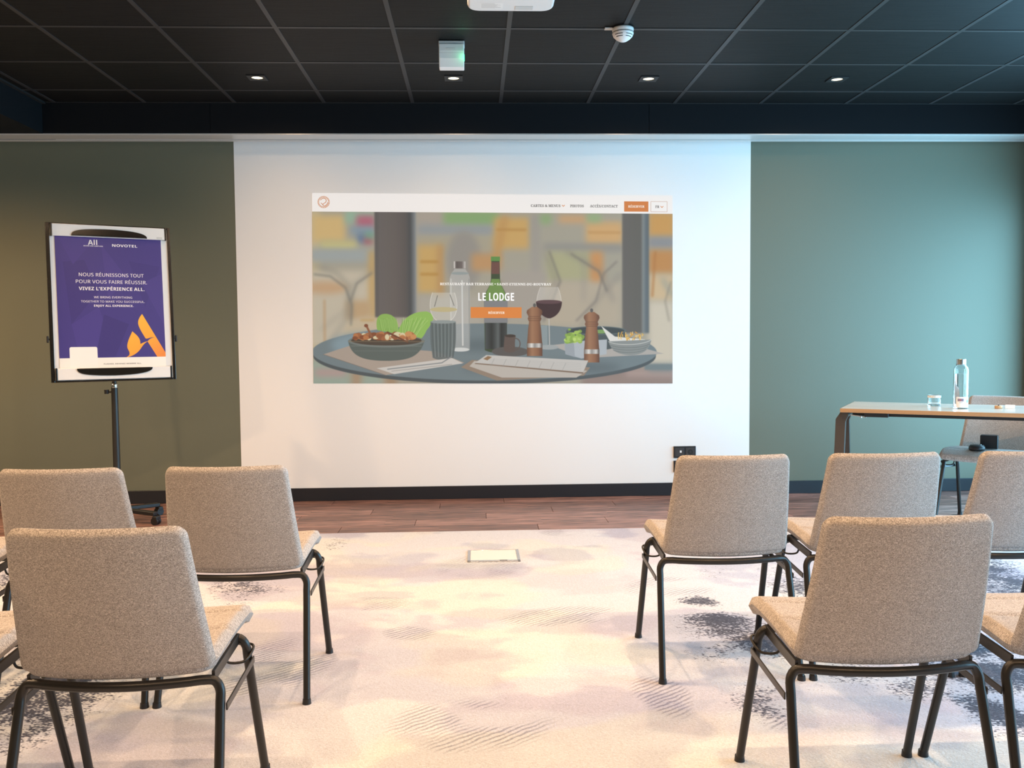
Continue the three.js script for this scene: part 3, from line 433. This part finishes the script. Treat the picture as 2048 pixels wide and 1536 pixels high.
  T('NOUS RÉUNISSONS TOUT', 368, 900, 500, 58, 'normal'); T('POUR VOUS FAIRE RÉUSSIR.', 342, 928, 556, 58, 'normal'); T('VIVEZ L’EXPÉRIENCE ALL.', 368, 905, 612, 58);
  T('WE BRING EVERYTHING', 484, 798, 682, 36, 'normal'); T('TOGETHER TO MAKE YOU SUCCESSFUL.', 380, 902, 716, 36, 'normal'); T('ENJOY ALL EXPERIENCE.', 480, 806, 750, 36);
  const path = (p) => { g.beginPath(); g.moveTo(X(p[0][0]), Y(p[0][1])); for (const q of p.slice(1)) q.length === 2 ? g.lineTo(X(q[0]), Y(q[1])) : g.bezierCurveTo(X(q[0]), Y(q[1]), X(q[2]), Y(q[3]), X(q[4]), Y(q[5])); g.closePath(); };
  const gold = g.createLinearGradient(X(760), Y(850), X(1000), Y(1170)); gold.addColorStop(0, '#f7b93c'); gold.addColorStop(0.6, '#f3a637'); gold.addColorStop(1, '#ec8a3c');
  g.fillStyle = gold; path([[873, 815], [840, 850, 832, 880, 838, 905], [845, 940, 875, 985, 893, 1018], [915, 1025, 935, 1000, 975, 1012], [950, 1006, 925, 1022, 908, 1042], [985, 1170], [1076, 1170]]); g.fill();
  path([[785, 958], [770, 990, 738, 1040, 738, 1085], [738, 1110, 762, 1125, 752, 1150], [745, 1162, 730, 1168, 722, 1172], [770, 1168, 822, 1140, 850, 1100], [868, 1075, 885, 1052, 912, 1042], [890, 1040, 870, 1055, 848, 1062], [852, 1010, 815, 985, 785, 958]]); g.fill();
  g.fillStyle = '#f4eee6'; g.beginPath(); g.roundRect(X(275), Y(1082), X(495) - X(275), ch, 22); g.fill();
  T('FLASHEZ, DEVENEZ MEMBRE ALL.', 540, 852, 1222, 22, 'bold', '#6f675f');
  const t = new THREE.CanvasTexture(cv); t.colorSpace = THREE.SRGBColorSpace;
  const pp = mesh('poster', new THREE.BoxGeometry(0.612, 0.825, 0.0008), [0, 1, 2, 3, 4, 5].map((i) => std(i === 4 ? { map: t, roughness: 0.38 } : { color: lin(0.8, 0.78, 0.74) })), null);
  head.updateWorldMatrix(true, false); pp.applyMatrix4(head.matrixWorld.clone().multiply(new THREE.Matrix4().makeTranslation(-0.004, 0.4875, -0.001)));
  pp.userData = { label: 'purple poster with white lettering and a gold emblem clamped to the easel', category: 'poster' }; scene.add(pp);
}

// ---------------------------------------------------------------- table by the windows and what lies on it
const DESK = { x: 2.136, z: 1.358, a: 0.531, y: 0.74 };
const onDesk = (u, w) => [DESK.x + Math.cos(DESK.a) * u + Math.sin(DESK.a) * w, DESK.z + Math.sin(DESK.a) * u - Math.cos(DESK.a) * w];
{
  const t = thing('conference_table', 'pale wood topped table on dark metal legs in front of the sage wall', 'table', [DESK.x, 0, DESK.z], -DESK.a);
  const oak = texture(512, 128, (x, y) => { const n = fbm(x / 130, y / 6, 61, 4), v = 0.88 + 0.26 * (n - 0.5) + 0.08 * (hash(x, y, 3) - 0.5); return [Math.min(255, 250 * v), Math.min(255, 234 * v), Math.min(255, 218 * v)]; });
  const edge = std({ color: lin(0.66, 0.42, 0.22), map: rep(oak, 1, 1), roughness: 0.5 });
  mesh('table_top', rbox(0, 1.4, 0.717, 0.74, -0.6, 0, 0.002), phys({ map: rep(oak, 1.2, 1.2), roughness: 0.3, clearcoat: 0.5, clearcoatRoughness: 0.2 }), t);
  mesh('edge_band', merge([box(0.0, 1.4, 0.7175, 0.7395, 0, 0.0012), box(-0.0012, 0, 0.7175, 0.7395, -0.6, 0)]), edge, t).userData.label = 'warm wood edging of the table top';
  mesh('under_beam', box(0.06, 1.34, 0.695, 0.7168, -0.34, -0.06), M.blackMetal, t);
  const bronze = std({ color: lin(0.085, 0.068, 0.055), roughness: 0.4, metalness: 0.4 });
  const legShape = (m) => { const s = new THREE.Shape(); for (const [i, [x, y]] of [[0.03, 0.716], [-0.002, 0.716], [-0.030, 0.672], [-0.052, 0.02], [0.002, 0.02], [0.022, 0.66], [0.034, 0.69]].entries()) (i ? s.lineTo(m * x, y) : s.moveTo(m * x, y)); s.closePath(); return s; };
  for (const [x, m] of [[0, 1], [1.4, -1]]) for (const [z, name] of [[-0.075, 'leg'], [-0.2, 'leg']]) {
    const g = new THREE.ExtrudeGeometry(legShape(m), { depth: 0.03, bevelEnabled: true, bevelSize: 0.002, bevelThickness: 0.002, bevelSegments: 1 });
    const p = g.attributes.position, back = z < -0.1; for (let i = 0; i < p.count; i++) p.setZ(i, p.getZ(i) + (back ? -(0.716 - p.getY(i)) * 0.42 : 0)); g.computeVertexNormals(); g.translate(x, 0, z); mesh(name, g, bronze, t);
  }
  for (const x of [0.02, 1.38]) mesh('leg_joint', box(x - 0.02, x + 0.02, 0.69, 0.7168, -0.4, -0.03), bronze, t);
  mesh('fold_lever', merge([bar([0.05, 0.70, -0.05], [0.14, 0.69, -0.04], 0.012, 0.006), cyl(0.11, 0.685, -0.04, 0.006, 0.006, 0.012, 10)]), M.steel, t); mesh('lever_housing', rbox(0.13, 0.26, 0.692, 0.716, -0.05, -0.02, 0.004), M.blackPlastic, t);
  for (const x of [-0.025, 1.425]) for (const z of [-0.06, -0.485]) mesh('foot', cyl(x, 0, z, 0.018, 0.016, 0.022, 16), M.blackPlastic, t);
  // water bottle
  const [bx, bz] = [2.796, 1.466], b = thing('water_bottle', 'clear glass water bottle with a steel cap on the table', 'bottle', [bx, 0.7405, bz]);
  mesh('glass_body', lathe([[0, 0], [0.036, 0], [0.0395, 0.004], [0.0395, 0.222], [0.037, 0.236], [0.027, 0.247], [0.026, 0.256], [0.0235, 0.256], [0.0235, 0.247], [0.034, 0.234], [0.0365, 0.222], [0.0365, 0.012], [0.033, 0.008], [0, 0.008]], 40), M.glass, b);
  mesh('water', lathe([[0, 0.0085], [0.0325, 0.0085], [0.036, 0.0125], [0.036, 0.2], [0, 0.2]], 36), M.water, b);
  mesh('cap', lathe([[0, 0.285], [0.0245, 0.285], [0.0255, 0.283], [0.0255, 0.252], [0.0262, 0.252]], 32), M.steel, b);
  const lb = document.createElement('canvas'); lb.width = 256; lb.height = 160; const lg = lb.getContext('2d'); lg.fillStyle = '#f6f6f4'; lg.fillRect(0, 0, 256, 160); lg.fillStyle = '#8a7f92'; lg.fillRect(24, 26, 96, 40); lg.fillStyle = '#b4707c'; lg.fillRect(58, 34, 18, 24); lg.fillStyle = '#6f8fb4'; lg.fillRect(172, 42, 44, 46); lg.fillStyle = '#9aa4b4'; lg.fillRect(168, 20, 56, 8); lg.fillRect(52, 84, 54, 6);
  const lt = new THREE.CanvasTexture(lb); lt.colorSpace = THREE.SRGBColorSpace;
  const lab = new THREE.CylinderGeometry(0.0399, 0.0399, 0.062, 32, 1, true, -1.1, 2.2); lab.translate(0, 0.038, 0); mesh('printed_label', lab, std({ map: lt, roughness: 0.5 }), b);
  // tumbler turned over a paper cover
  const gl = thing('tumbler', 'short clear glass tumbler on the table left of the bottle', 'glass', [2.742, 0.7405, 1.27]);
  mesh('glass_wall', lathe([[0, 0], [0.033, 0], [0.0355, 0.003], [0.037, 0.066], [0.0355, 0.0665], [0.0345, 0.062], [0.033, 0.012], [0.03, 0.009], [0, 0.009]], 36), M.glass, gl);
  const cl = document.createElement('canvas'); cl.width = 256; cl.height = 64; const cg = cl.getContext('2d'); cg.fillStyle = '#eef3f4'; cg.fillRect(0, 0, 256, 64); cg.fillStyle = '#8d9aa4'; for (let i = 0; i < 8; i++) cg.fillRect(10 + i * 31, 14, 20, 8);
  const ct = new THREE.CanvasTexture(cl); ct.colorSpace = THREE.SRGBColorSpace;
  const band = new THREE.CylinderGeometry(0.0375, 0.0372, 0.014, 32, 1, true); band.translate(0, 0.057, 0); mesh('printed_band', band, std({ map: ct, roughness: 0.5 }), gl);
  // small things at the right
  const wk = thing('wooden_puck', 'small round light wood block on the table edge', 'block', [3.001, 0.7405, 1.5]);
  mesh('body', lathe([[0, 0], [0.019, 0], [0.021, 0.003], [0.021, 0.014], [0.019, 0.017], [0, 0.017]], 28), std({ map: oak, color: lin(0.9, 0.62, 0.36), roughness: 0.5 }), wk); mesh('knob', lathe([[0, 0.017], [0.004, 0.017], [0.0045, 0.021], [0, 0.022]], 12), M.blackPlastic, wk);
  const cd = thing('place_card', 'small white folded card beside the wooden block', 'card', [3.06, 0.7405, 1.515], -0.5);
  mesh('front_leaf', (() => { const g = box(-0.025, 0.025, 0, 0.024, 0, 0.0006); g.rotateX(-0.45); g.translate(0, 0, 0.011); return g; })(), M.whitePlastic, cd); mesh('rear_leaf', (() => { const g = box(-0.025, 0.025, 0, 0.024, -0.0006, 0); g.rotateX(0.45); g.translate(0, 0, -0.011); return g; })(), M.whitePlastic, cd);
  // on the seat of the chair behind the table
  const kx = 3.12, kz = 1.213;
  const ab = thing('black_box', 'small black box standing on the seat behind the table', 'box', [kx - 0.02, 0.4765, kz + 0.03], -0.6);
  mesh('body', rbox(-0.048, 0.048, 0, 0.082, -0.03, 0.03, 0.006), M.blackPlastic, ab); mesh('cable', tube([[-0.047, 0.01, 0], [-0.062, 0.006, -0.02], [-0.04, 0.006, -0.045], [0, 0.006, -0.05]], 0.004, 30, 8), M.blackPlastic, ab);
  const pk = thing('black_puck', 'flat black puck lying on the seat behind the table', 'puck', [kx - 0.13, 0.4765, kz + 0.09], 0.4);
  mesh('body', lathe([[0, 0], [0.042, 0], [0.045, 0.006], [0.044, 0.02], [0.036, 0.03], [0, 0.034]], 30), M.blackPlastic, pk); mesh('button', cyl(0.012, 0.031, 0.014, 0.006, 0.006, 0.003, 12), M.steel, pk);
}

// ---------------------------------------------------------------- wall sockets, floor box
{
  const plate = (y, label) => {
    const s = thing('wall_socket', label, 'socket', [1.5315, y, 0.002], 0, 'sockets on the white wall');
    mesh('plate', rbox(-0.0815, 0.0815, -0.043, 0.043, 0, 0.011, 0.003), M.blackPlastic, s);
    for (const x of [-0.04, 0.04]) { const i = mesh('insert', rbox(x - 0.034, x + 0.034, -0.034, 0.034, 0.0108, 0.0135, 0.003), M.glossBlack, s); if (x > 0) mesh('socket_well', (() => { const g = new THREE.RingGeometry(0.006, 0.02, 24); g.translate(x, 0, 0.0137); return g; })(), M.blackMetal, i); else mesh('port', rbox(x + 0.002, x + 0.016, -0.004, 0.012, 0.0132, 0.0142, 0.001), M.whitePlastic, i); }
  };
  plate(0.319, 'upper black double socket plate low on the white wall'); plate(0.213, 'lower black double socket plate low on the white wall');
  const f = thing('floor_box', 'steel framed floor outlet box with a white lid set in the carpet', 'floor box', [0.089, 0.001, 1.762]);
  const w = 0.139, d = 0.128, t = 0.016;
  for (const [a, b, c, e] of [[-w, -w + t, -d, d], [w - t, w, -d, d], [-w, w, d - t - 0.01, d], [-w, w, -d, -d + 0.006]]) mesh('frame_bar', rbox(a, b, 0, 0.005, c, e, 0.0015), M.steel, f);
  mesh('lid', rbox(-w + t, w - t, 0, 0.004, -d + 0.006, d - t - 0.011, 0.0015), M.whitePlastic, f); mesh('lid_catch', rbox(0.03, 0.07, 0.0045, 0.006, d - 0.022, d - 0.012, 0.0006), M.blackMetal, f);
}

// ---------------------------------------------------------------- on the ceiling: projector, emergency light, smoke detector
{
  const p = thing('projector', 'white ceiling projector cut by the top picture edge', 'projector', [0.176, 2.657, 2.565]);
  const sh = new THREE.Shape(), w = 0.18, d = 0.16, r = 0.05; sh.moveTo(-w + r, -d); sh.lineTo(w - r, -d); sh.quadraticCurveTo(w, -d, w, -d + r); sh.lineTo(w, d - r); sh.quadraticCurveTo(w, d, w - r, d); sh.lineTo(-w + r, d); sh.quadraticCurveTo(-w, d, -w, d - r); sh.lineTo(-w, -d + r); sh.quadraticCurveTo(-w, -d, -w + r, -d);
  const g = new THREE.ExtrudeGeometry(sh, { depth: 0.075, bevelEnabled: true, bevelSize: 0.012, bevelThickness: 0.012, bevelSegments: 4, curveSegments: 10 }); g.rotateX(-Math.PI / 2); mesh('body', g, M.whitePlastic, p);
  const tc = document.createElement('canvas'); tc.width = 256; tc.height = 128; const c = tc.getContext('2d'); c.fillStyle = '#eeebe6'; c.fillRect(0, 0, 256, 128); c.fillStyle = '#aaa6a0'; for (let y = 10; y < 118; y += 11) c.fillRect(10, y, 140 + 90 * rnd(), 4);
  const tt = new THREE.CanvasTexture(tc); tt.colorSpace = THREE.SRGBColorSpace;
  const st = new THREE.PlaneGeometry(0.1, 0.07); st.rotateX(Math.PI / 2); st.translate(-0.085, -0.0123, -0.1); mesh('rating_sticker', st, std({ map: tt, roughness: 0.5 }), p);
  mesh('lamp_door', rbox(0.02, 0.1, -0.0135, -0.012, -0.145, -0.1, 0.0006), M.offPlastic, p);
  const ln = new THREE.CylinderGeometry(0.03, 0.034, 0.03, 28); ln.rotateX(Math.PI / 2); ln.translate(0.06, 0.04, -0.172); const lb = mesh('lens_barrel', ln, M.blackPlastic, p);
  const lz = new THREE.SphereGeometry(0.026, 24, 12, 0, Math.PI * 2, 0, 0.9); lz.rotateX(-Math.PI / 2); lz.translate(0.06, 0.04, -0.17); mesh('lens', lz, M.glossBlack, lb);
  mesh('ceiling_mount', merge([cyl(0, 0.085, 0, 0.02, 0.02, 0.025, 20), cyl(0, 0.106, 0, 0.06, 0.06, 0.0125, 28)]), M.whitePlastic, p);

  const e = thing('emergency_light', 'white emergency light box with a green glow hanging under the ceiling', 'emergency light', [-0.108, CEIL, 1.56]);
  mesh('base', rbox(-0.070, 0.070, -0.03, -0.0035, -0.03, 0.03, 0.004), M.offPlastic, e);
  const pr = [[-0.028, 0.036], [-0.06, 0.040], [-0.1, 0.038], [-0.142, 0.026], [-0.145, 0.02], [-0.145, -0.02], [-0.06, -0.036], [-0.028, -0.03]], s2 = new THREE.Shape(); pr.forEach(([y, z], i) => (i ? s2.lineTo(z, y) : s2.moveTo(z, y))); s2.closePath();
  const dg = new THREE.ExtrudeGeometry(s2, { depth: 0.128, bevelEnabled: true, bevelSize: 0.003, bevelThickness: 0.004, bevelSegments: 2 }); dg.rotateY(-Math.PI / 2); dg.translate(0.064, 0, 0);
  { const q = dg.attributes.position; for (let i = 0; i < q.count; i++) q.setX(i, q.getX(i) * (1 + 0.08 * (q.getY(i) + 0.03))); dg.computeVertexNormals(); }
  const df = mesh('diffuser', dg, phys({ color: lin(0.9, 0.89, 0.86), roughness: 0.35 }), e);
  mesh('reflector', rbox(-0.03, 0.02, -0.07, -0.045, 0.036, 0.0425, 0.002), M.whitePlastic, df); mesh('seam', rbox(-0.067, 0.067, -0.0735, -0.0718, 0.038, 0.0425, 0.0004), M.offPlastic, df);
  mesh('status_led', rbox(0.0655, 0.0705, -0.11, -0.075, 0.012, 0.03, 0.002), std({ color: lin(0.1, 0.6, 0.3), emissive: lin(0.1, 1, 0.4), emissiveIntensity: 0.6 }), e);
  const pl = new THREE.PointLight(lin(0.1, 1, 0.4), 0.004, 1, 2); pl.position.set(-0.108 + 0.066, CEIL - 0.095, 1.56 + 0.065); pl.castShadow = true; scene.add(pl);

  const s = thing('smoke_detector', 'white round smoke detector on a ceiling grid bar', 'smoke detector', [0.787, CEIL - 0.003, 1.80]);
  mesh('base', lathe([[0, 0], [0.055, 0], [0.056, -0.008], [0.054, -0.024], [0, -0.024]], 36), M.offPlastic, s);
  mesh('dome', lathe([[0.0, -0.024], [0.0545, -0.024], [0.0555, -0.03], [0.05, -0.044], [0.036, -0.058], [0.02, -0.068], [0.008, -0.072], [0, -0.0725]].reverse(), 36), M.whitePlastic, s);
  for (const [r, y] of [[0.0515, -0.0415], [0.0435, -0.0515]]) for (const a of [0.18, -1.02]) { const pts = []; for (let i = 0; i <= 10; i++) { const th = Math.PI / 2 + a + 0.84 * i / 10; pts.push([r * Math.cos(th), y, r * Math.sin(th)]); } mesh('vent_slot', tube(pts, 0.0018, 14, 6), M.dark, s); }
  mesh('mounting_tab', rbox(-0.095, -0.04, -0.006, 0, -0.02, 0.012, 0.002), M.offPlastic, s);
}

renderer.render(scene, camera);
